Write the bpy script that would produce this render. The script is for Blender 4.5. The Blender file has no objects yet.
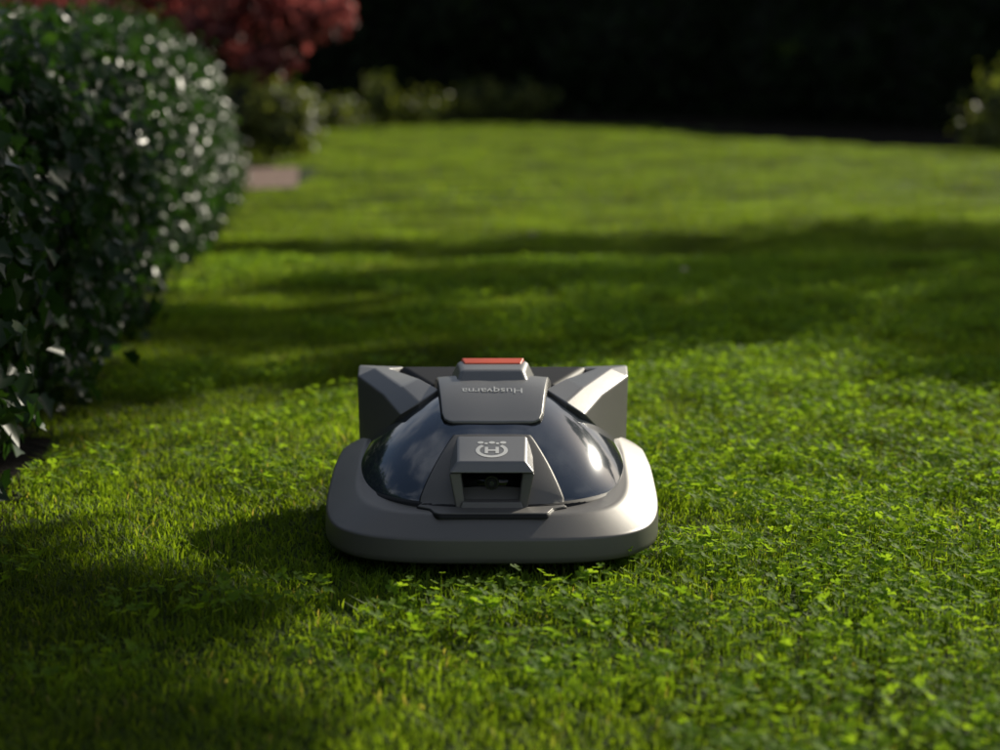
import bpy, bmesh, math, random
import numpy as np
from mathutils import Vector
random.seed(4); R=np.random.default_rng(7)
scene=bpy.context.scene
MX,MY=-0.014,3.12      # mower origin (front centre)
SUN_EL=math.radians(27); SUN_AZ=math.radians(36)
SD=np.array([math.sin(SUN_AZ),math.cos(SUN_AZ)])

# ---------------------------------------------------------------- helpers
def nd(nt,t,**k):
    n=nt.nodes.new(t)
    for a,b in k.items(): setattr(n,a,b)
    return n
def newmat(name):
    m=bpy.data.materials.new(name); m.use_nodes=True
    nt=m.node_tree; b=nt.nodes['Principled BSDF']; return m,nt,b
def plain(name,col,rough=.5,metal=0,coat=0,bump=0,bscale=400,spec=.5,var=0):
    m,nt,b=newmat(name)
    b.inputs['Base Color'].default_value=(*col,1); b.inputs['Roughness'].default_value=rough
    b.inputs['Metallic'].default_value=metal; b.inputs['Coat Weight'].default_value=coat
    b.inputs['Coat Roughness'].default_value=.03; b.inputs['Specular IOR Level'].default_value=spec
    tc=nd(nt,'ShaderNodeTexCoord')
    if bump:
        n=nd(nt,'ShaderNodeTexNoise'); n.inputs['Scale'].default_value=bscale
        nt.links.new(tc.outputs['Object'],n.inputs['Vector'])
        bp=nd(nt,'ShaderNodeBump'); bp.inputs['Strength'].default_value=bump; bp.inputs['Distance'].default_value=.0006
        nt.links.new(n.outputs['Fac'],bp.inputs['Height']); nt.links.new(bp.outputs['Normal'],b.inputs['Normal'])
    if var:
        n2=nd(nt,'ShaderNodeTexNoise'); n2.inputs['Scale'].default_value=9; n2.inputs['Detail'].default_value=6
        nt.links.new(tc.outputs['Object'],n2.inputs['Vector'])
        mr=nd(nt,'ShaderNodeMapRange'); mr.inputs['To Min'].default_value=rough-var; mr.inputs['To Max'].default_value=rough+var
        nt.links.new(n2.outputs['Fac'],mr.inputs['Value']); nt.links.new(mr.outputs['Result'],b.inputs['Roughness'])
    return m
def leafmat(name,stops,rough=.4,trans=.3,tint=(1.0,1.1,.5),patch=None,spec=.5):
    m,nt,b=newmat(name)
    at=nd(nt,'ShaderNodeAttribute',attribute_name='v')
    cr=nd(nt,'ShaderNodeValToRGB')
    el=cr.color_ramp.elements
    while len(el)<len(stops): el.new(.5)
    for e,(p,c) in zip(el,stops): e.position=p; e.color=(*c,1)
    nt.links.new(at.outputs['Fac'],cr.inputs['Fac'])
    col=cr.outputs['Color']
    if patch:
        g=nd(nt,'ShaderNodeNewGeometry'); n=nd(nt,'ShaderNodeTexNoise'); n.inputs['Scale'].default_value=patch; n.inputs['Detail'].default_value=3
        nt.links.new(g.outputs['Position'],n.inputs['Vector'])
        mr=nd(nt,'ShaderNodeMapRange'); mr.inputs['From Min'].default_value=.32; mr.inputs['From Max'].default_value=.68
        mr.inputs['To Min'].default_value=.5; mr.inputs['To Max'].default_value=1.35
        nt.links.new(n.outputs['Fac'],mr.inputs['Value'])
        mx=nd(nt,'ShaderNodeVectorMath',operation='SCALE')
        nt.links.new(col,mx.inputs[0]); nt.links.new(mr.outputs['Result'],mx.inputs['Scale']); col=mx.outputs[0]
    nt.links.new(col,b.inputs['Base Color']); b.inputs['Roughness'].default_value=rough; b.inputs['Specular IOR Level'].default_value=spec
    tr=nd(nt,'ShaderNodeBsdfTranslucent')
    mt=nd(nt,'ShaderNodeVectorMath',operation='MULTIPLY'); mt.inputs[1].default_value=tuple(2.0*t for t in tint)
    nt.links.new(col,mt.inputs[0]); nt.links.new(mt.outputs[0],tr.inputs['Color'])
    ms=nd(nt,'ShaderNodeMixShader'); ms.inputs['Fac'].default_value=trans
    nt.links.new(b.outputs[0],ms.inputs[1]); nt.links.new(tr.outputs[0],ms.inputs[2])
    nt.links.new(ms.outputs[0],nt.nodes['Material Output'].inputs['Surface'])
    return m
def link(o): scene.collection.objects.link(o); return o
def mesh_np(name,V,faces_flat,loop_starts,loop_tot,fv=None,mats=(),matidx=None,smooth=False):
    me=bpy.data.meshes.new(name)
    me.vertices.add(len(V)); me.vertices.foreach_set('co',np.asarray(V,dtype=np.float32).ravel())
    me.loops.add(len(faces_flat)); me.loops.foreach_set('vertex_index',np.asarray(faces_flat,dtype=np.int32))
    me.polygons.add(len(loop_starts)); me.polygons.foreach_set('loop_start',np.asarray(loop_starts,dtype=np.int32))
    try: me.polygons.foreach_set('loop_total',np.asarray(loop_tot,dtype=np.int32))
    except Exception: pass
    for m in mats: me.materials.append(m)
    if matidx is not None: me.polygons.foreach_set('material_index',np.asarray(matidx,dtype=np.int32))
    if smooth: me.polygons.foreach_set('use_smooth',np.ones(len(loop_starts),dtype=bool))
    me.update(calc_edges=True); me.validate()
    if fv is not None:
        a=me.attributes.new('v','FLOAT','FACE'); a.data.foreach_set('value',np.asarray(fv,dtype=np.float32))
    return me
def concat(parts):
    V=[];F=[];LS=[];LT=[];fv=[];mi=[];vo=0;lo=0
    for (v,f,ls,lt,val,m) in parts:
        V.append(v);F.append(np.asarray(f)+vo);LS.append(np.asarray(ls)+lo);LT.append(lt);fv.append(val);mi.append(np.full(len(ls),m))
        vo+=len(v);lo+=len(f)
    return [np.concatenate(a) for a in (V,F,LS,LT,fv,mi)]
LEAF_SIMPLE=[(0,0),(.3,.32),(.7,.27),(1,0)]
LEAF_IVY=[(0,0),(-.05,.34),(.28,.33),(.42,.5),(.66,.24),(1,0)]
def leaves(P,N,size,shape=LEAF_SIMPLE,droop=.5,fold=.18,val=None):
    n=len(P); N=N/np.linalg.norm(N,axis=1,keepdims=True)
    t=R.normal(size=(n,3)); t[:,2]-=droop*1.5
    t-=N*np.sum(t*N,axis=1,keepdims=True); t/=np.linalg.norm(t,axis=1,keepdims=True)
    b=np.cross(N,t)
    k=len(shape); m=k+(k-2)
    up=[(u,w,abs(w)*fold*2-u*u*.18) for u,w in shape]; dn=[(u,-w,abs(w)*fold*2-u*u*.18) for u,w in shape[1:-1]]
    loc=np.array(up+dn)
    V=P[:,None,:]+size[:,None,None]*(t[:,None,:]*loc[None,:,0:1]+b[:,None,:]*loc[None,:,1:2]+N[:,None,:]*loc[None,:,2:3])
    f1=list(range(k)); f2=[0]+[k-1]+[k+i for i in range(k-3,-1,-1)]
    loops=np.array(f1+f2); F=(loops[None,:]+np.arange(n)[:,None]*m).ravel()
    LS=(np.array([0,len(f1)])[None,:]+np.arange(n)[:,None]*len(loops)).ravel()
    LT=np.tile([len(f1),len(f2)],n)
    if val is None: val=R.random(n)
    return (V.reshape(-1,3),F,LS,LT,np.repeat(val,2),0)
def grid_part(P,val=0.,m=0,closed_u=False):
    a,b=P.shape[:2]; idx=np.arange(a*b).reshape(a,b)
    if closed_u: idx=np.vstack([idx,idx[:1]])
    q=np.stack([idx[:-1,:-1],idx[1:,:-1],idx[1:,1:],idx[:-1,1:]],-1).reshape(-1,4)
    return (P.reshape(-1,3),q.ravel(),np.arange(len(q))*4,np.full(len(q),4),np.full(len(q),val),m)
def obj_parts(name,parts,mats,smooth=False,parent=None):
    V,F,LS,LT,fv,mi=concat(parts)
    o=bpy.data.objects.new(name,mesh_np(name,V,F,LS,LT,fv=fv,mats=mats,matidx=mi,smooth=smooth)); link(o)
    if parent: o.parent=parent
    return o
def lump(P,s=1.0,seed=0.):
    x,y,z=P[...,0]*s+seed,P[...,1]*s+seed*1.7,P[...,2]*s-seed
    return (np.sin(2.1*x+1.3*y)+np.sin(3.3*y-2.2*z+1)+np.sin(2.7*z+1.9*x+2)+.6*np.sin(6.1*x-4.3*y+5*z)+.6*np.sin(5.3*y+7*z-3*x))/4.2
def gz(x,y):
    x=np.asarray(x,float);y=np.asarray(y,float)
    f=np.clip((y-5.5)/6,0,1)
    mound=.16*np.exp(-((x-.8)/3.2)**2-((y-31)/7)**2)
    return f*(.03*np.sin(.9*x+.5*y)+.02*np.sin(1.7*y-.6*x+1)+.05*np.sin(.35*y+.3*x))+mound
def tube(path,rad,seg=10,m=0,val=.5):
    path=np.array(path,float);rings=[]
    for i,p in enumerate(path):
        d=path[min(i+1,len(path)-1)]-path[max(i-1,0)]; d/=np.linalg.norm(d)
        u=np.cross(d,[.3,1,.2]);u/=np.linalg.norm(u);w=np.cross(d,u)
        a=np.arange(seg)/seg*2*np.pi
        rings.append(p+rad[i]*(np.cos(a)[:,None]*u+np.sin(a)[:,None]*w))
    P=np.array(rings).transpose(1,0,2)
    return grid_part(P,val,m,closed_u=True)

# ---------------------------------------------------------------- materials
M_grass=leafmat('grass_blades',[(0,(.07,.12,.009)),(.45,(.135,.22,.017)),(.85,(.205,.295,.028)),(.97,(.34,.31,.11))],rough=.6,trans=.52,tint=(1.12,1.05,.4),patch=1.5,spec=.22)
M_clover=leafmat('clover_leaf',[(0,(.11,.21,.018)),(1,(.21,.34,.036))],rough=.65,trans=.55,tint=(1.12,1.03,.4),spec=.15)
M_hedge=leafmat('hedge_leaf',[(0,(.012,.032,.009)),(.7,(.03,.07,.016)),(1,(.08,.15,.02))],rough=.36,trans=.28,spec=.34)
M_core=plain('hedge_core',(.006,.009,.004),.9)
M_bark=plain('bark',(.05,.038,.028),.9,bump=1,bscale=40)
M_red=leafmat('maple_leaf',[(0,(.06,.014,.016)),(1,(.28,.09,.08))],rough=.6,trans=.4,tint=(1.1,.8,.8))
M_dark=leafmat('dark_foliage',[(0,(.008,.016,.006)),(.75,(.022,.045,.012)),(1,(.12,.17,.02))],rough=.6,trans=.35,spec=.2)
M_yel=leafmat('shrub_leaf',[(0,(.04,.06,.012)),(1,(.18,.19,.035))],rough=.5,trans=.35)

def ground_mat():
    m,nt,b=newmat('lawn_ground')
    g=nd(nt,'ShaderNodeNewGeometry')
    n=nd(nt,'ShaderNodeTexNoise'); n.inputs['Scale'].default_value=60; n.inputs['Detail'].default_value=8
    n2=nd(nt,'ShaderNodeTexNoise'); n2.inputs['Scale'].default_value=1.2; n2.inputs['Detail'].default_value=5
    for q in (n,n2): nt.links.new(g.outputs['Position'],q.inputs['Vector'])
    ad=nd(nt,'ShaderNodeMath',operation='MULTIPLY'); nt.links.new(n.outputs['Fac'],ad.inputs[0]); nt.links.new(n2.outputs['Fac'],ad.inputs[1])
    cr=nd(nt,'ShaderNodeValToRGB'); e=cr.color_ramp.elements
    e[0].position=.12;e[0].color=(.018,.026,.006,1);e[1].position=.45;e[1].color=(.05,.09,.012,1)
    nt.links.new(ad.outputs[0],cr.inputs['Fac']); nt.links.new(cr.outputs[0],b.inputs['Base Color']); b.inputs['Roughness'].default_value=.9; b.inputs['Specular IOR Level'].default_value=.1
    return m
def soil_mat(name,c0,c1,sc=35):
    m,nt,b=newmat(name)
    g=nd(nt,'ShaderNodeNewGeometry')
    n=nd(nt,'ShaderNodeTexNoise'); n.inputs['Scale'].default_value=sc; n.inputs['Detail'].default_value=9
    nt.links.new(g.outputs['Position'],n.inputs['Vector'])
    cr=nd(nt,'ShaderNodeValToRGB'); e=cr.color_ramp.elements
    e[0].position=.35;e[0].color=(*c0,1);e[1].position=.7;e[1].color=(*c1,1)
    nt.links.new(n.outputs['Fac'],cr.inputs['Fac']); nt.links.new(cr.outputs[0],b.inputs['Base Color']); b.inputs['Roughness'].default_value=.95; b.inputs['Specular IOR Level'].default_value=.1
    bp=nd(nt,'ShaderNodeBump'); bp.inputs['Distance'].default_value=.02; nt.links.new(n.outputs['Fac'],bp.inputs['Height']); nt.links.new(bp.outputs[0],b.inputs['Normal'])
    return m

# ---------------------------------------------------------------- ground
def sheet(name,xs,ys,mat,off=0):
    X,Y=np.meshgrid(xs,ys,indexing='ij'); P=np.stack([X,Y,gz(X,Y)+off],-1)
    return obj_parts(name,[grid_part(P)],[mat],smooth=True)
xs=np.concatenate([[-400,-150,-60,-30],np.arange(-16,20,.5),[30,60,150,400]])
ys=np.concatenate([[-300,-100,-30,-10],np.arange(-4,46,.5),[60,100,200,500]])
sheet('lawn',xs,ys,ground_mat())
M_soil=soil_mat('soil',(.006,.005,.003),(.018,.014,.009))
HL=np.array([(-1,-.78),(2,-.89),(4,-1.02),(6.9,-1.25),(10,-1.50),(12.5,-1.76),(15.0,-2.03),(17,-2.3)])
def hx(y): return np.interp(y,HL[:,0],HL[:,1])
def lawn_left(y):
    w=hx(y)+.04+.03*np.sin(y*2.3)
    far=np.interp(y,[15,16.5,18.5,20,33],[-1.9,-1.75,-1.9,-2.6,-4.2])
    return np.where(y<15,w,far)
def lawn_far(x): return np.interp(x,[-5,-2,0,2.5,4,5.6,9,14],[29,32.5,33.5,31,25.,20.2,15.5,12])
def strip(name,L,Rr,mat,off=.004,n=2):
    L=np.array(L,float);Rr=np.array(Rr,float);k=np.linspace(0,1,n)[:,None,None]
    Q=L[None]*(1-k)+Rr[None]*k
    P=np.concatenate([Q,(gz(Q[...,0],Q[...,1])+off)[...,None]],-1)
    return obj_parts(name,[grid_part(P)],[mat],smooth=True)
yy=np.arange(-2,15.6,.25)
strip('hedge_bed',[(hx(y)-2.2,y) for y in yy],[(float(lawn_left(y)),y) for y in yy],M_soil,.006,12)
xx=np.arange(-14,19,.5)
strip('garden_bed',[(x,float(lawn_far(x))) for x in xx],[(x,44-.0*x) for x in xx],M_soil,.012,60)
M_path=soil_mat('path_paving',(.22,.15,.12),(.34,.25,.21),14)
strip('garden_path',[(x,16.0+.05*x) for x in np.linspace(-12,-1.65,24)],[(x,18.1+.08*x) for x in np.linspace(-12,-1.85,24)],M_path,.012,6)

# ---------------------------------------------------------------- grass
lib=bpy.data.collections.new('grass_patches'); libc=bpy.data.collections.new('clover_patches')
TILE=.2
def grass_patch(name,n,hmin,hmax,w,coll):
    base=np.stack([R.uniform(-.5,.5,n)*TILE*1.04,R.uniform(-.5,.5,n)*TILE*1.04,np.full(n,-.004)],-1)
    clump=.5+.5*np.sin(base[:,0]*38+R.random()*6)*np.sin(base[:,1]*33+R.random()*6)
    h=(hmin+(hmax-hmin)*R.random(n))*(.8+.4*clump)
    d=R.random(n)*6.283; lean=h*(.15+.9*R.random(n)**1.5)
    D=np.stack([np.cos(d),np.sin(d),np.zeros(n)],-1); tw=d+1.57+R.normal(size=n)*.5
    S=np.stack([np.cos(tw),np.sin(tw),np.zeros(n)],-1)
    ww=w*(.6+.7*R.random(n)); V=[]
    for t,wf in ((0,.7),(.5,1.)):
        c=base+D*(lean*t**1.8)[:,None]; c[:,2]+=h*(t-.18*t*t)
        V+= [c-S*(ww*wf/2)[:,None], c+S*(ww*wf/2)[:,None]]
    c=base+D*lean[:,None]; c[:,2]+=h*(.82-.25*R.random(n)); V.append(c)
    V=np.stack(V,1)
    loops=np.array([0,1,3,2,2,3,4]); F=(loops[None]+np.arange(n)[:,None]*5).ravel()
    LS=(np.array([0,4])[None]+np.arange(n)[:,None]*7).ravel(); LT=np.tile([4,3],n)
    val=np.clip(R.random(n)*.85+(R.random(n)<.05)*.3,0,1)
    me=mesh_np(name,V.reshape(-1,3),F,LS,LT,fv=np.repeat(val,2),mats=[M_grass],smooth=False)
    o=bpy.data.objects.new(name,me); coll.objects.link(o)
for i in range(8): grass_patch('grass_tuft',780,.016,.038,.0030,lib)
def clover_patch(name,n,rad,coll):
    r=rad*np.sqrt(R.random(n)); a=R.random(n)*6.283
    h=.024+.020*R.random(n); V=[];F=[];LS=[];LT=[];val=[]
    vo=0;lo=0
    for i in range(n):
        c=np.array([r[i]*math.cos(a[i]),r[i]*math.sin(a[i]),h[i]]); rot=R.random()*6.28; s=.0042+.003*R.random()
        tx,ty=R.normal(size=2)*.35; v=R.random()
        for k in range(3):
            an=rot+k*2.094; ca,sa=math.cos(an),math.sin(an)
            sh=[(0,0),(.4,.48),(.95,.66),(1.35,.36),(1.3,0),(1.35,-.36),(.95,-.66),(.4,-.48)]
            for u,w in sh:
                x=u*ca-w*sa;y=u*sa+w*ca; z=abs(w)*.3+u*.12
                V.append(c+s*np.array([x,y,z+x*tx+y*ty]))
            F+= [vo,vo+1,vo+2,vo+3,vo+4, vo,vo+4,vo+5,vo+6,vo+7]; LS+=[lo,lo+5];LT+=[5,5];val+=[v,v]
            vo+=8;lo+=10
        V+= [c*[1,1,0]+[-.0006,0,0],c*[1,1,0]+[.0006,0,0],c]; F+=[vo,vo+1,vo+2];LS.append(lo);LT.append(3);val.append(.3);vo+=3;lo+=3
    me=mesh_np(name,V,F,LS,LT,fv=val,mats=[M_clover]); o=bpy.data.objects.new(name,me); coll.objects.link(o)
for i in range(4): clover_patch('clover_tuft',70,.10,libc)
def instancer(name,pts,scl,rot,coll,seed=0):
    me=bpy.data.meshes.new(name); me.vertices.add(len(pts)); me.vertices.foreach_set('co',np.asarray(pts,dtype=np.float32).ravel())
    for an,d in (('scl',scl),('rot',rot)):
        a=me.attributes.new(an,'FLOAT_VECTOR','POINT'); a.data.foreach_set('vector',np.asarray(d,dtype=np.float32).ravel())
    o=link(bpy.data.objects.new(name,me))
    ng=bpy.data.node_groups.new(name,'GeometryNodeTree')
    ng.interface.new_socket('Geometry',in_out='INPUT',socket_type='NodeSocketGeometry'); ng.interface.new_socket('Geometry',in_out='OUTPUT',socket_type='NodeSocketGeometry')
    gi=ng.nodes.new('NodeGroupInput');go=ng.nodes.new('NodeGroupOutput'); ci=ng.nodes.new('GeometryNodeCollectionInfo')
    ci.inputs['Collection'].default_value=coll; ci.inputs['Separate Children'].default_value=True; ci.inputs['Reset Children'].default_value=True
    ip=ng.nodes.new('GeometryNodeInstanceOnPoints'); ip.inputs['Pick Instance'].default_value=True
    l=ng.links.new
    ri=ng.nodes.new('FunctionNodeRandomValue'); ri.data_type='INT'; ri.inputs['Seed'].default_value=seed
    ri.inputs[4].default_value=0; ri.inputs[5].default_value=max(0,len(coll.objects)-1); l(ri.outputs[2],ip.inputs['Instance Index'])
    for an,s in (('scl','Scale'),('rot','Rotation')):
        na=ng.nodes.new('GeometryNodeInputNamedAttribute'); na.data_type='FLOAT_VECTOR'; na.inputs['Name'].default_value=an; l(na.outputs[0],ip.inputs[s])
    l(gi.outputs[0],ip.inputs['Points']); l(ci.outputs[0],ip.inputs['Instance']); l(ip.outputs[0],go.inputs[0])
    md=o.modifiers.new('scatter','NODES'); md.node_group=ng
    return o
def lawn_mask(x,y,m=0.): return (x>lawn_left(y)+m)&(y<lawn_far(x)-m)
def grid_pts(x0,x1,y0,y1,s,j=0):
    X,Y=np.meshgrid(np.arange(x0,x1,s),np.arange(y0,y1,s)); X=X.ravel();Y=Y.ravel()
    return X+R.uniform(-.5,.5,len(X))*s*j,Y+R.uniform(-.5,.5,len(Y))*s*j
PX=[];SC=[];RT=[]
for (x0,x1,y0,y1,f) in ((-1.5,4.5,.9,7.29,1.0),(-2.6,7.4,7.35,13.05,1.5),(-6,12,13.2,34.3,2.3)):
    s=TILE*f; X,Y=grid_pts(x0,x1,y0,y1,s); k=lawn_mask(X,Y,-.35*s); X,Y=X[k],Y[k]
    pth=(Y>15.7)&(Y<17.9)&(X<-1.75+.1); X,Y=X[~pth],Y[~pth]
    PX.append(np.stack([X,Y,gz(X,Y)],-1)); n=len(X)
    sz=.85+.3*R.random(n)+.22*lump(np.stack([X,Y,X*0],-1),2.5)
    under=(np.abs(X-MX)<.24)&(Y>MY+.06)&(Y<MY+.7); sz=np.where(under,.45,sz)
    SC.append(np.stack([f+0*X,f+0*X,sz*(1+.1*(f-1))],-1)); RT.append(np.stack([0*X,0*X,R.integers(0,4,n)*math.pi/2],-1))
instancer('lawn_grass',np.concatenate(PX),np.concatenate(SC),np.concatenate(RT),lib)
X,Y=grid_pts(-1.3,4.5,1,9,.13,1); k=lawn_mask(X,Y,.05)
nz=lump(np.stack([X,Y,X*0],-1),1.6,3)+.35*np.clip((X+.2)/1.,-1,1)+R.normal(size=len(X))*.25
k&=(nz>.0)&~((np.abs(X-MX)<.3)&(Y>MY-.09)&(Y<MY+.75)); X,Y=X[k],Y[k]; n=len(X)
instancer('lawn_clover',np.stack([X,Y,gz(X,Y)],-1),np.ones((n,3))*(.8+.35*R.random(n))[:,None],np.stack([0*X,0*X,R.random(n)*6.28],-1),libc,5)
X=np.array([.75,1.9,2.6,.2,3.4]);Y=np.array([8.1,7.2,9.4,10.5,12.]);P=np.stack([X,Y,gz(X,Y)+.045],-1)
obj_parts('fallen_leaves',[leaves(P,np.tile([.1,-.5,1.],(5,1))+R.normal(size=(5,3))*.2,.04+.02*R.random(5))],[plain('dry_leaf',(.42,.36,.22),.6)])

# ---------------------------------------------------------------- hedge
def hedge():
    parts=[]
    y0,y1=-1.,15.2
    def surf(s,phi,inn=0.):
        y=y0+(y1-y0)*s
        end=np.clip((1-s)*(y1-y0)/.7,0,1)**.5
        Hh=np.interp(y,[0,4,6,9,11,13.5,15.2],[.86,.88,.92,1.06,1.08,1.0,.85])*(.55+.45*end)
        w=.60*(.4+.6*end)
        cx=hx(y)-.60
        c,sn=np.cos(phi),np.sin(phi)
        px=cx+w*np.sign(c)*np.abs(c)**.62; pz=.02+Hh*np.abs(sn)**.75
        P=np.stack([px,y,pz],-1)
        N=np.stack([c,0*c,sn*.9],-1)+1e-3
        lp=lump(P,1.6)*.09+lump(P,4.3,2)*.04
        return P+N*(lp-inn)[...,None],N
    n=54000
    s=R.random(n)**1.0; phi=R.random(n)**1.15*2.6
    P,N=surf(s,phi,R.normal(size=n)*.05+.03)
    jn=N+R.normal(size=(n,3))*.65+np.array([0,0,.12])
    size=.028+.034*R.random(n)
    val=np.clip(R.random(n)*.7+lump(P,3.1,1)*.2+(R.random(n)<.06)*.3,0,1)
    parts.append(leaves(P,jn,size,LEAF_IVY,val=val))
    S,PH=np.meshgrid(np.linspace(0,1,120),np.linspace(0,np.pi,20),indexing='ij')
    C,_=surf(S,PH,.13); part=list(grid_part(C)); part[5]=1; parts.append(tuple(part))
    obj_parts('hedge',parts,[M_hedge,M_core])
hedge()

# ---------------------------------------------------------------- trees, shrubs
def blob_leaves(c,r,n,size,shape=LEAF_SIMPLE,shell=.5,seed=0,rag=.25):
    d=R.normal(size=(n,3)); d/=np.linalg.norm(d,axis=1,keepdims=True)
    rr=(shell+(1-shell)*R.random(n))
    P=np.array(c)+d*np.array(r)*rr[:,None]
    P+=d*np.array(r)*(lump(P,2.2/max(r),seed)*rag+lump(P,6/max(r),seed+2)*rag*.6)[:,None]
    return leaves(P,d+R.normal(size=(n,3))*.6+[0,0,.3],size*(.7+.6*R.random(n)),shape)
def core_blob(c,r,m=1,k=.72):
    u,v=np.meshgrid(np.linspace(0,2*np.pi,17),np.linspace(0.02,np.pi-.02,9),indexing='ij')
    D=np.stack([np.cos(u)*np.sin(v),np.sin(u)*np.sin(v),np.cos(v)],-1)
    P=np.array(c)+D*np.array(r)*k; P+=D*np.array(r)*(lump(P,2/max(r))*.2)[...,None]
    g=list(grid_part(P)); g[5]=m; return tuple(g)
def shrub(name,lobes,n,size,mat,stem=None,core=.6,shell=.5,rag=.25):
    parts=[]
    for c,r in lobes:
        parts.append(blob_leaves(c,r,n,size,seed=c[0],shell=shell,rag=rag))
        if core: parts.append(core_blob(c,r,1,core))
    if stem:
        for pth,rad in stem:
            g=list(tube(pth,rad)); g[5]=2; parts.append(tuple(g))
    return obj_parts(name,parts,[mat,M_core,M_bark])
def tree(name,foot,lobes,n,size,mat,rad=.16,limb=(),side=()):
    parts=[]; stems=[]
    top=np.mean([c for c,_ in lobes],axis=0); foot=np.array(foot,float)
    mid=foot*.5+np.array([foot[0],foot[1],top[2]])*.5
    fork=np.array([foot[0]*.8+top[0]*.2,foot[1]*.8+top[1]*.2,top[2]*.72])
    stems.append(([foot-[0,0,.1],foot+[.02,.03,.4],mid+[.08,-.05,0],fork],[rad*1.5,rad*1.1,rad*.85,rad*.6]))
    for c,r in lobes:
        c=np.array(c,float); stems.append(([fork-[0,0,.2],fork*.5+c*.5+[0,0,.15],c],[rad*.5,rad*.3,rad*.08]))
    if limb:
        pts=[fork]+[np.array(c,float) for c,_ in limb]; stems.append((pts,list(np.linspace(rad*.45,.02,len(pts)))))
        for c,r in side:
            c=np.array(c,float); q=min(pts[3:],key=lambda p:np.linalg.norm(p-c)); stems.append(([q,q*.5+c*.5+[0,0,.06],c],[.03,.022,.01]))
    for c,r in lobes: parts.append(blob_leaves(c,r,int(n*max(.2,(max(r)/1.2)**2)),size,shell=.15,seed=c[0]))
    for c,r in list(limb)+list(side):
        if r is not None: parts.append(blob_leaves(c,r,int(n*.42),size*.85,shell=.1,seed=c[0]))
    for p,q in stems:
        g=list(tube(p,q)); g[5]=1; parts.append(tuple(g))
    return obj_parts(name,parts,[mat,M_bark])
def shade(px,py,t,r): return ((px+SD[0]*t,py+SD[1]*t,t*math.tan(SUN_EL)),r)
M_tleaf=leafmat('tree_leaf',[(0,(.02,.045,.012)),(1,(.05,.10,.02))],rough=.4,trans=.3)
lob=[shade(3.2,10.2,11,(1,.9,.9)),shade(1.7,10.2,11.5,(.95,.9,.8)),shade(.2,9.9,12,(.8,.7,.6)),shade(-1.0,9.7,12.5,(.5,.5,.35)),
     shade(2.6,8.2,11,(1,.8,.8)),shade(1.1,8.1,12,(.9,.7,.7)),shade(-.3,7.8,12.5,(.7,.6,.45)),
     shade(2.0,6.6,11,(.85,.7,.6)),shade(.6,6.4,12,(.7,.6,.45)),shade(-.6,6.3,12.5,(.45,.4,.3)),shade(1.5,5.4,10.5,(.5,.45,.2)),shade(-.25,5.5,12.,(.45,.35,.25))]
limb=[shade(2.5,9.,11.5,None),shade(.3,7.6,11.3,None),shade(-1.3,6.3,11,(.4,.4,.3)),shade(-1.25,5.,10.5,(.4,.4,.3)),shade(-1.4,4.0,10.2,(.3,.3,.25)),
      shade(-1.15,2.95,10,(.42,.36,.2)),shade(-.74,2.72,9.9,(.36,.3,.14)),shade(-.72,2.15,9.7,(.42,.3,.16))]
side=[shade(-2.0,4.2,10.3,(.4,.4,.25)),shade(-1.75,3.3,10.1,(.35,.35,.22)),shade(-2.0,5.3,10.6,(.35,.35,.2))]
tree('shade_tree',(11.2,15.2,0),lob,3000,.12,M_tleaf,.2,limb,side)  # out of view; crown and limb shaped to cast the lawn and hedge shadows
def backdrop():
    line=np.array([(-22,26),(-14,34),(-6,38),(0,39),(4,37),(8,32),(13,27),(20,22),(28,20)],float)
    seg=np.r_[0,np.cumsum(np.hypot(*np.diff(line,axis=0).T))]; L=seg[-1]
    def pos(s): return np.stack([np.interp(s,seg,line[:,0]),np.interp(s,seg,line[:,1])],-1)
    # uneven relief from random bumps
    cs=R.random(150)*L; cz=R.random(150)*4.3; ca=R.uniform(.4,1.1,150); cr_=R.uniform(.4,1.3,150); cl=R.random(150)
    def relief(s,z):
        h=np.zeros_like(s)
        for i in range(150): h=np.maximum(h,ca[i]*np.clip(1-((s-cs[i])**2+(z-cz[i])**2)/cr_[i]**2,0,1)**.5)
        return h
    n=26000; s=R.random(n)*L; z=R.random(n)**1.1*4.2; p=pos(s)
    P=np.stack([p[:,0],p[:,1]+.35*R.normal(size=n),z],-1); h=relief(s,z)
    P[:,1]-=h*1.2+.1; P[:,2]+=(z>3)*(h-.3)*.8
    N=np.tile([-.1,-1,.35],(n,1))+R.normal(size=(n,3))*.8
    lit_tint=np.zeros(n)  # sunlit clumps painted into the leaf colour as a paler tone
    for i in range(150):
        if cl[i]<.16: lit_tint=np.maximum(lit_tint,np.exp(-((s-cs[i])**2+(z-cz[i])**2)/(.35*cr_[i])**2))
    val=np.clip(R.random(n)*.6+lit_tint*R.random(n)*.9,0,1)
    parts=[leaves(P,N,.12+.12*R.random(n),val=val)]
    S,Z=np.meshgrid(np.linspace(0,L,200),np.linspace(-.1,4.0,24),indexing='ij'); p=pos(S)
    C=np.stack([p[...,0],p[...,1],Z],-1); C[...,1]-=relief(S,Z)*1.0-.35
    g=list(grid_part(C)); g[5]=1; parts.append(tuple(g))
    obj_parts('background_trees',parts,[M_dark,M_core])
backdrop()
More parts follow.
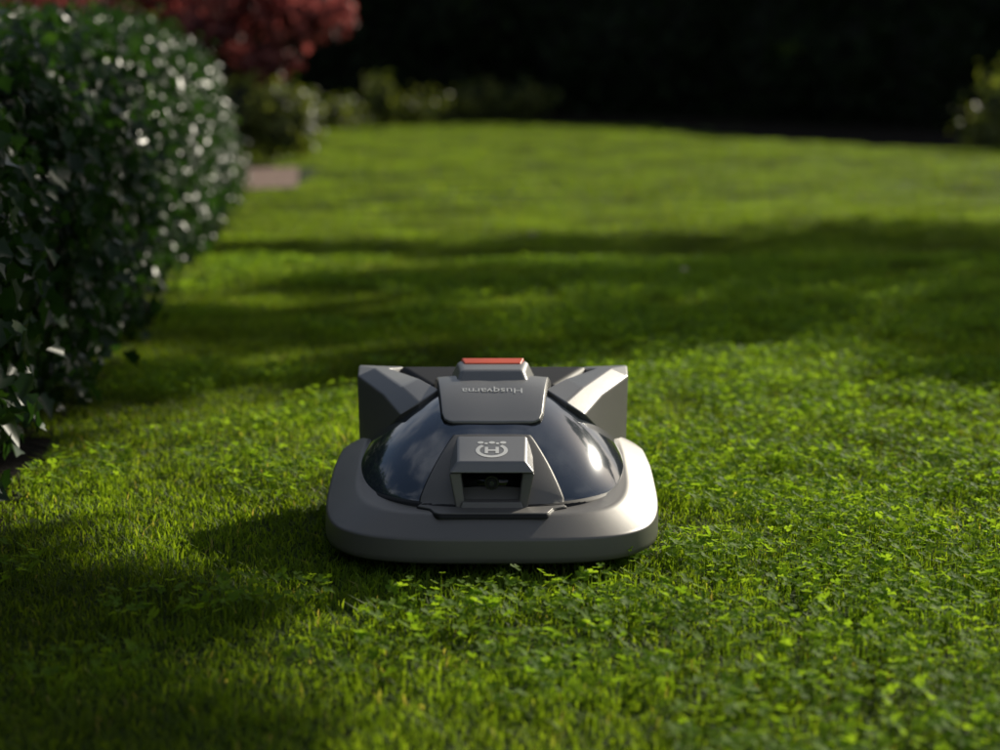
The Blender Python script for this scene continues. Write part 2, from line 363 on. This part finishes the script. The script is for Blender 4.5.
shrub('red_maple_tree',[((-3.6,20.5,1.75),(.9,.7,.5)),((-2.5,20,1.65),(.7,.6,.4)),((-4.8,21,1.6),(.9,.8,.6)),((-2.9,20.3,2.4),(1.2,.9,.6)),((-1.95,19.8,1.5),(.5,.5,.3)),((-5.6,21.5,2.3),(1,.8,.7)),((-3.0,19.8,1.25),(.5,.5,.25)),((-4.1,20.3,1.2),(.5,.4,.25)),((-2.35,19.7,1.0),(.3,.3,.16))],650,.11,M_red,
      stem=[([(-3.1,20.4,0),(-3.05,20.4,.7),(-3.3,20.4,1.5)],[.09,.07,.04]),([(-3.05,20.4,.6),(-2.6,20.2,1.1),(-2.3,20,1.7)],[.06,.04,.02]),([(-3.1,20.4,.8),(-4,20.7,1.2),(-4.9,21,1.8)],[.05,.04,.02])],core=0,shell=.2,rag=.4)
shrub('shrub',[((-2.05,18.8,.42),(.38,.4,.42)),((-2.5,19.1,.45),(.5,.45,.45)),((-3.1,19.4,.4),(.5,.4,.45))],900,.08,M_yel)
shrub('shrub',[((-2.6,30,.3),(.6,.5,.35)),((-1.2,31.5,.33),(.6,.5,.4)),((-.4,33.8,.5),(.5,.4,.4)),((.5,34.6,.45),(.5,.4,.35)),((-3.6,29,.4),(.7,.5,.5)),((-1.9,31.5,.5),(.3,.3,.5))],420,.10,M_yel,core=.3,shell=.2,rag=.5)
shrub('shrub',[((5.75,22,.5),(.5,.5,.6)),((6.5,21.6,.9),(.8,.6,.9)),((5.4,21.5,.2),(.35,.3,.25))],800,.09,M_yel,core=.5,shell=.3,rag=.4)

# ---------------------------------------------------------------- mower
mower=link(bpy.data.objects.new('robotic_lawn_mower',None)); mower.location=(MX,MY,0)
M_body=plain('body_plastic',(.185,.178,.168),.42,metal=.3,bump=.25,bscale=900,var=.06)
M_body2=plain('body_plastic_light',(.25,.25,.25),.36,metal=.4,bump=.2,bscale=900,var=.05)
M_shell=plain('shell_gloss',(.075,.093,.122),.11,coat=1,spec=.9,metal=.35)
M_blk=plain('gap_black',(.004,.004,.004),.6)
M_cover=plain('rear_cover_black',(.006,.006,.007),.5,spec=.3)
M_glass=plain('camera_window',(.003,.003,.004),.08)
M_tyre=plain('tyre_rubber',(.015,.015,.015),.8,bump=1,bscale=80)
M_orange=plain('stop_orange',(.75,.09,.02),.4)
M_white=plain('logo_white',(.68,.69,.68),.45)
def fin(o,bev=.002,seg=2,ang=35,smooth=True):
    o.parent=mower
    if bev:
        b=o.modifiers.new('bevel','BEVEL'); b.width=bev; b.segments=seg; b.limit_method='ANGLE'; b.angle_limit=math.radians(ang); b.harden_normals=False
    if smooth:
        o.data.polygons.foreach_set('use_smooth',np.ones(len(o.data.polygons),dtype=bool))
        w=o.modifiers.new('wn','WEIGHTED_NORMAL'); w.keep_sharp=True
    return o
def pm(name,V,F,mat,bev=.002,seg=2,mirror=False,ang=35,mats=None,mi=None):
    me=bpy.data.meshes.new(name); me.from_pydata([tuple(v) for v in V],[],F)
    for q in (mats or [mat]): me.materials.append(q)
    if mi: me.polygons.foreach_set('material_index',mi)
    bm=bmesh.new(); bm.from_mesh(me); bmesh.ops.recalc_face_normals(bm,faces=bm.faces); bm.to_mesh(me); bm.free()
    o=link(bpy.data.objects.new(name,me)); fin(o,bev,seg,ang)
    if mirror: pm(name,[(-x,y,z) for x,y,z in V],F,mat,bev,seg,ang=ang,mats=mats,mi=mi)
    return o
def hexa(name,bot,top,mat,bev=.002,seg=2,mirror=False):
    n=len(bot); V=list(bot)+list(top)
    F=[list(range(n))[::-1],list(range(n,2*n))]+[[i,(i+1)%n,n+(i+1)%n,n+i] for i in range(n)]
    return pm(name,V,F,mat,bev,seg,mirror)
DC,DAX,DAY,DZ,DH=.48,.258,.386,.104,.158
DAR=.24; DE=2.6
def dome(x,y):
    x=np.asarray(x,float);y=np.asarray(y,float)
    dx=np.abs(x)/DAX;dy=np.abs(y-DC)/np.where(y<DC,DAY,DAR)
    r=(dx**DE+dy**DE)**(1/DE); w=dx**2/(dx**2+dy**2+1e-9); p=1.5+.6*w
    return DZ+DH*np.clip(1-np.clip(r,0,1)**p,0,1)**.8
def outline(a,ins,n=3.6):
    c,s=np.cos(a),np.sin(a)
    hxw=.296-ins; fy=.375-ins
    x=hxw*np.sign(c)*np.abs(c)**(2/n); y=.375+fy*np.sign(s)*np.abs(s)**(2/n)
    x=x*(1-.06*np.clip((y-.42)/.3,0,1))
    return x,y
a=np.linspace(0,2*np.pi,201)[:-1]
prof=[(.06,.035),(.016,.028),(.005,.030),(.001,.034),(.000,.042),(.001,.069),(.0018,.0715),(.0045,.0735),(.007,.0748),(.030,.088),(.050,.0995),(.054,.1015),(.060,.1035),(.10,.102)]
rings=[]
for ins,z in prof:
    x,y=outline(a,ins); rise=.052*np.clip((y-.10)/.42,0,1)**1.3*np.clip((z-.03)/.04,0,1)
    rings.append(np.stack([x,y,z+rise],-1))
o=obj_parts('skirt',[grid_part(np.array(rings).transpose(1,0,2),closed_u=True)],[M_body],smooth=True); fin(o,0)
u=np.linspace(0,2*np.pi,145)[:-1]; rr=np.linspace(0.001,1,42)**.75
def dome_ring(U,Rr,sc=1.):
    c,s=np.cos(U),np.sin(U); k=(np.abs(c)**DE+np.abs(s)**DE)**(-1/DE)
    x=DAX*sc*Rr*k*c; ay=np.where(s<0,DAY,DAR)*sc; y=DC+ay*Rr*k*s
    return np.stack([x,y,dome(x/sc,DC+(y-DC)/sc)],-1)
U,RR=np.meshgrid(u,rr,indexing='ij')
P=dome_ring(U,RR); edge=P[:,-1:,:].copy(); edge[...,2]-=.012
P=np.concatenate([P,edge],1)
fin(obj_parts('dome_shell',[grid_part(P,closed_u=True)],[M_shell],smooth=True),0)
G=[]
for sc,z in ((.97,.112),(1.012,.1085),(1.016,.100)):
    q=dome_ring(u,np.ones_like(u),sc); q[...,2]=z+.02*np.clip((q[...,1]-.2)/.4,0,1); G.append(q)
fin(obj_parts('shell_gap',[grid_part(np.array(G).transpose(1,0,2),closed_u=True)],[M_blk],smooth=True),0)  # dark seam between dome and deck, painted as a black ring
def surfz(x,y): return np.maximum(dome(x,y),np.interp(y,[.007,.03,.05,.06,.09],[.0748,.088,.0995,.1035,.1045]))
def patch(name,rows,zf,off,drop,mat,nu=24,nv=30,bev=.0015):
    rows=np.array(rows,float); v=np.linspace(rows[0,0],rows[-1,0],nv); v=np.unique(np.r_[v,rows[:,0]])
    w=np.interp(v,rows[:,0],rows[:,1]); uu=np.linspace(-1,1,nu)
    X=uu[:,None]*w[None]; Y=np.repeat(v[None],nu,0); Z=zf(X,Y)+off
    P=np.stack([X,Y,Z],-1)
    parts=[grid_part(P)]
    b=np.concatenate([P[:,0],P[-1,1:],P[::-1,-1][1:],P[0,::-1][1:-1]])
    lo=b.copy(); lo[:,2]-=drop
    parts.append(grid_part(np.stack([b,lo],1)[::-1],closed_u=True))
    V,F,LS,LT,fv,mi=concat(parts)
    me=mesh_np(name,V,F,LS,LT,mats=[mat],smooth=True)
    bm=bmesh.new(); bm.from_mesh(me); bmesh.ops.remove_doubles(bm,verts=bm.verts,dist=1e-5); bmesh.ops.recalc_face_normals(bm,faces=bm.faces); bm.to_mesh(me); bm.free()
    return fin(link(bpy.data.objects.new(name,me)),bev,2,50)
fr=[(.046,.088),(.054,.095),(.082,.103),(.100,.125),(.125,.121),(.18,.098),(.235,.074),(.25,.066)]
grow=lambda r,d:[(r[0][0]-d,r[0][1]+d)]+[(y,w+d) for y,w in r[1:-1]]+[(r[-1][0]+d,r[-1][1]+d)]
patch('front_panel_gap',grow(fr,.0022),surfz,.0010,.008,M_blk,bev=0)
patch('front_panel',fr,surfz,.0030,.012,M_body)
def conz(x,y): return dome(np.asarray(x)*.6,y)+.006*np.clip((np.asarray(y)-.3)/.2,0,1)+.008*np.clip((np.asarray(y)-.5)/.1,0,1)
co=[(.286,.070),(.289,.078),(.296,.085),(.315,.090),(.42,.098),(.50,.104),(.575,.110),(.590,.106),(.595,.098)]
patch('console_gap',grow(co,.002),conz,.001,.05,M_blk,bev=0)
patch('console',co,conz,.0045,.04,M_body2)
hexa('stop_button',[(-.073,.435,.250),(.073,.435,.250),(.082,.575,.255),(-.082,.575,.255)],[(-.058,.470,.285),(.058,.470,.285),(.066,.560,.290),(-.066,.560,.290)],M_body2,.008,4)
hexa('stop_button_top',[(-.055,.52,.282),(.055,.52,.282),(.062,.564,.284),(-.062,.564,.284)],[(-.053,.524,.2900),(.053,.524,.2900),(.059,.560,.2945),(-.059,.560,.2945)],M_orange,.002,2)
def D(x,y,o): return (x,y,float(dome(x,y))+o)
V=[D(-.168,.385,.012),(-.206,.485,.236),(-.262,.60,.254),(-.268,.715,.258),(-.18,.735,.252),(-.205,.675,.258),(-.140,.535,.259),D(-.098,.450,.007),D(-.134,.405,.009),
   (-.238,.49,.130),(-.257,.57,.130),(-.260,.71,.130),(-.17,.745,.14),(-.165,.64,.20),(-.11,.53,.20),(-.16,.735,.20),(-.095,.45,.20),(-.13,.42,.17),
   (-.168,.468,.253),(-.228,.610,.268)]
F=[(0,1,9),(1,2,10,9),(2,3,11,10),(3,4,12,11),(0,8,18,1),(8,7,6,18),(1,18,19,2),(18,6,5,19),(2,19,3),(19,5,4,3),(7,16,14,6),(6,14,13,5),(5,13,15,4),(0,9,17,8),(8,17,16,7)]
pm('rear_fender',V,F,None,.004,4,mirror=True,ang=10,mats=[M_body,M_body2],mi=[0,0,0,0,1,1,1,1,1,1,1,1,1,0,0])
hexa('rear_cover',[(-.20,.60,.14),(.20,.60,.14),(.20,.745,.14),(-.20,.745,.14)],[(-.12,.60,.235),(.12,.60,.235),(.19,.725,.256),(-.19,.725,.256)],M_cover,.012,4)
hexa('camera_hood',[(-.073,.086,.166),(.073,.086,.166),(.072,.22,.172),(-.072,.22,.172)],[(-.057,.099,.184),(.057,.099,.184),(.060,.222,.2055),(-.060,.222,.2055)],M_body2,.004,4)
hexa('camera_cheek',[(-.060,.090,.102),(-.044,.090,.102),(-.044,.18,.12),(-.060,.18,.12)],[(-.072,.092,.1655),(-.052,.098,.1655),(-.052,.20,.1655),(-.072,.20,.1655)],M_body,.003,3,mirror=True)
hexa('camera_lip',[(-.056,.082,.098),(.056,.082,.098),(.056,.18,.103),(-.056,.18,.103)],[(-.050,.086,.117),(.050,.086,.117),(.050,.18,.124),(-.050,.18,.124)],M_body,.003,3)
hexa('camera_window',[(-.053,.122,.112),(.053,.122,.112),(.053,.2,.112),(-.053,.2,.112)],[(-.053,.128,.168),(.053,.128,.168),(.053,.2,.168),(-.053,.2,.168)],M_glass,0)
def disc(name,y,z,r,dep,mat,x=0,r2=None):
    me=bpy.data.meshes.new(name); bm=bmesh.new(); bmesh.ops.create_cone(bm,cap_ends=True,segments=40,radius1=r,radius2=r2 or r,depth=dep); bm.to_mesh(me); bm.free(); me.materials.append(mat)
    o=link(bpy.data.objects.new(name,me)); o.rotation_euler=(math.radians(90),0,0); o.location=(x,y,z); o.parent=mower; b=o.modifiers.new('b','BEVEL'); b.width=.0008;b.limit_method='ANGLE'; return o
M_lens=plain('lens_ring',(.06,.06,.064),.3,metal=.6)
disc('lens_ring',.121,.143,.0125,.006,M_lens); disc('lens',.1165,.143,.0095,.004,M_blk); disc('lens_glass',.1145,.143,.005,.002,plain('lens_glass',(.03,.02,.07),.03,coat=1))
def wheel(x,y,r,w,name):
    me=bpy.data.meshes.new(name); bm=bmesh.new(); bmesh.ops.create_cone(bm,cap_ends=True,segments=36,radius1=r,radius2=r,depth=w); bm.to_mesh(me); bm.free(); me.materials.append(M_tyre)
    o=link(bpy.data.objects.new(name,me)); o.rotation_euler=(0,math.radians(90),0); o.location=(x,y,r); o.parent=mower; b=o.modifiers.new('b','BEVEL'); b.width=.01;b.segments=3;b.limit_method='ANGLE'
for sx in (-1,1): wheel(sx*.20,.60,.11,.05,'rear_wheel'); wheel(sx*.16,.16,.04,.03,'front_wheel')
hexa('chassis',[(-.18,.10,.03),(.18,.10,.03),(.18,.67,.03),(-.18,.67,.03)],[(-.18,.12,.085),(.18,.12,.085),(.19,.67,.11),(-.19,.67,.11)],M_blk,.01)
def hoodpt(x,y): return (x,y,.184+(y-.099)/.123*.0215+.0006)
def flat(name,polys,zf,mat):
    V=[];F=[]
    for p in polys:
        F.append(list(range(len(V),len(V)+len(p)))); V+=[zf(x,y) for x,y in p]
    me=bpy.data.meshes.new(name); me.from_pydata(V,[],F); me.materials.append(mat); o=link(bpy.data.objects.new(name,me)); o.parent=mower; return o
cy=.150; polys=[]
def sq(x,y): return (x*1.15,cy+y*2.0)
N=22
for i in range(N):
    a0=math.radians(130+280*i/N);a1=math.radians(130+280*(i+1)/N)
    polys.append([sq(.024*math.cos(a0),.017*math.sin(a0)),sq(.024*math.cos(a1),.017*math.sin(a1)),sq(.018*math.cos(a1),.012*math.sin(a1)),sq(.018*math.cos(a0),.012*math.sin(a0))])
for x0 in (-.0105,.0055): polys.append([sq(x0,-.007),sq(x0+.005,-.007),sq(x0+.005,.008),sq(x0,.008)])
polys.append([sq(-.0055,-.0015),sq(.0055,-.0015),sq(.0055,.002),sq(-.0055,.002)])
for cx in (-.017,0,.017): polys.append([sq(cx+.0048*math.cos(t),.0185+.0032*math.sin(t)) for t in np.linspace(0,2*np.pi,13)[:-1]])
for cx in (-.0085,.0085): polys.append([sq(cx+.0028*math.cos(t),.0165+.0022*math.sin(t)) for t in np.linspace(0,2*np.pi,13)[:-1]])
flat('emblem',polys,hoodpt,M_white)
cu=bpy.data.curves.new('lettering','FONT'); cu.body='Husqvarna'; cu.size=.024; cu.align_x='CENTER'; cu.align_y='CENTER'; cu.extrude=.0002; cu.materials.append(M_white)
t=link(bpy.data.objects.new('lettering',cu)); t.parent=mower
z1,z0=float(conz(0,.41)),float(conz(0,.38)); sl=math.atan2(z1-z0,.03)
t.location=(0,.396,float(conz(0,.396))+.0060); t.rotation_euler=(-sl,0,math.pi); t.scale=(1.1,1.35,1)

# ---------------------------------------------------------------- light, world, camera
w=bpy.data.worlds.new('World'); scene.world=w; w.use_nodes=True; nt=w.node_tree; bg=nt.nodes['Background']
sky=nd(nt,'ShaderNodeTexSky',sky_type='NISHITA'); sky.sun_disc=False; sky.sun_elevation=SUN_EL; sky.sun_rotation=SUN_AZ; sky.dust_density=1.5
tc=nd(nt,'ShaderNodeTexCoord'); cn=nd(nt,'ShaderNodeTexNoise'); cn.inputs['Scale'].default_value=2.6; cn.inputs['Detail'].default_value=7; cn.inputs['Roughness'].default_value=.55
nt.links.new(tc.outputs['Generated'],cn.inputs['Vector'])
cm=nd(nt,'ShaderNodeMapRange'); cm.inputs['From Min'].default_value=.46; cm.inputs['From Max'].default_value=.66; nt.links.new(cn.outputs['Fac'],cm.inputs['Value'])
mx=nd(nt,'ShaderNodeMix',data_type='RGBA'); mx.inputs[7].default_value=(9,9.2,9.6,1)
nt.links.new(cm.outputs[0],mx.inputs[0]); nt.links.new(sky.outputs[0],mx.inputs[6]); nt.links.new(mx.outputs[2],bg.inputs['Color']); bg.inputs['Strength'].default_value=.055
sl=bpy.data.lights.new('sun','SUN'); sl.energy=5; sl.angle=math.radians(.5); sl.color=(1,.92,.76)
so=link(bpy.data.objects.new('sun',sl)); S=Vector((SD[0]*math.cos(SUN_EL),SD[1]*math.cos(SUN_EL),math.sin(SUN_EL))); so.rotation_euler=S.to_track_quat('Z','Y').to_euler(); so.location=(8,12,10)
cd=bpy.data.cameras.new('camera'); cd.lens=70; cd.sensor_width=36; cd.clip_end=2000; cd.clip_start=.05
co_=link(bpy.data.objects.new('camera',cd)); co_.location=(0,0,.82); co_.rotation_euler=(math.radians(90-8.63),0,0)
cd.dof.use_dof=True; cd.dof.focus_distance=3.36; cd.dof.aperture_fstop=2.5
scene.camera=co_
scene.view_settings.view_transform='Standard'; scene.view_settings.look='None'; scene.view_settings.exposure=0
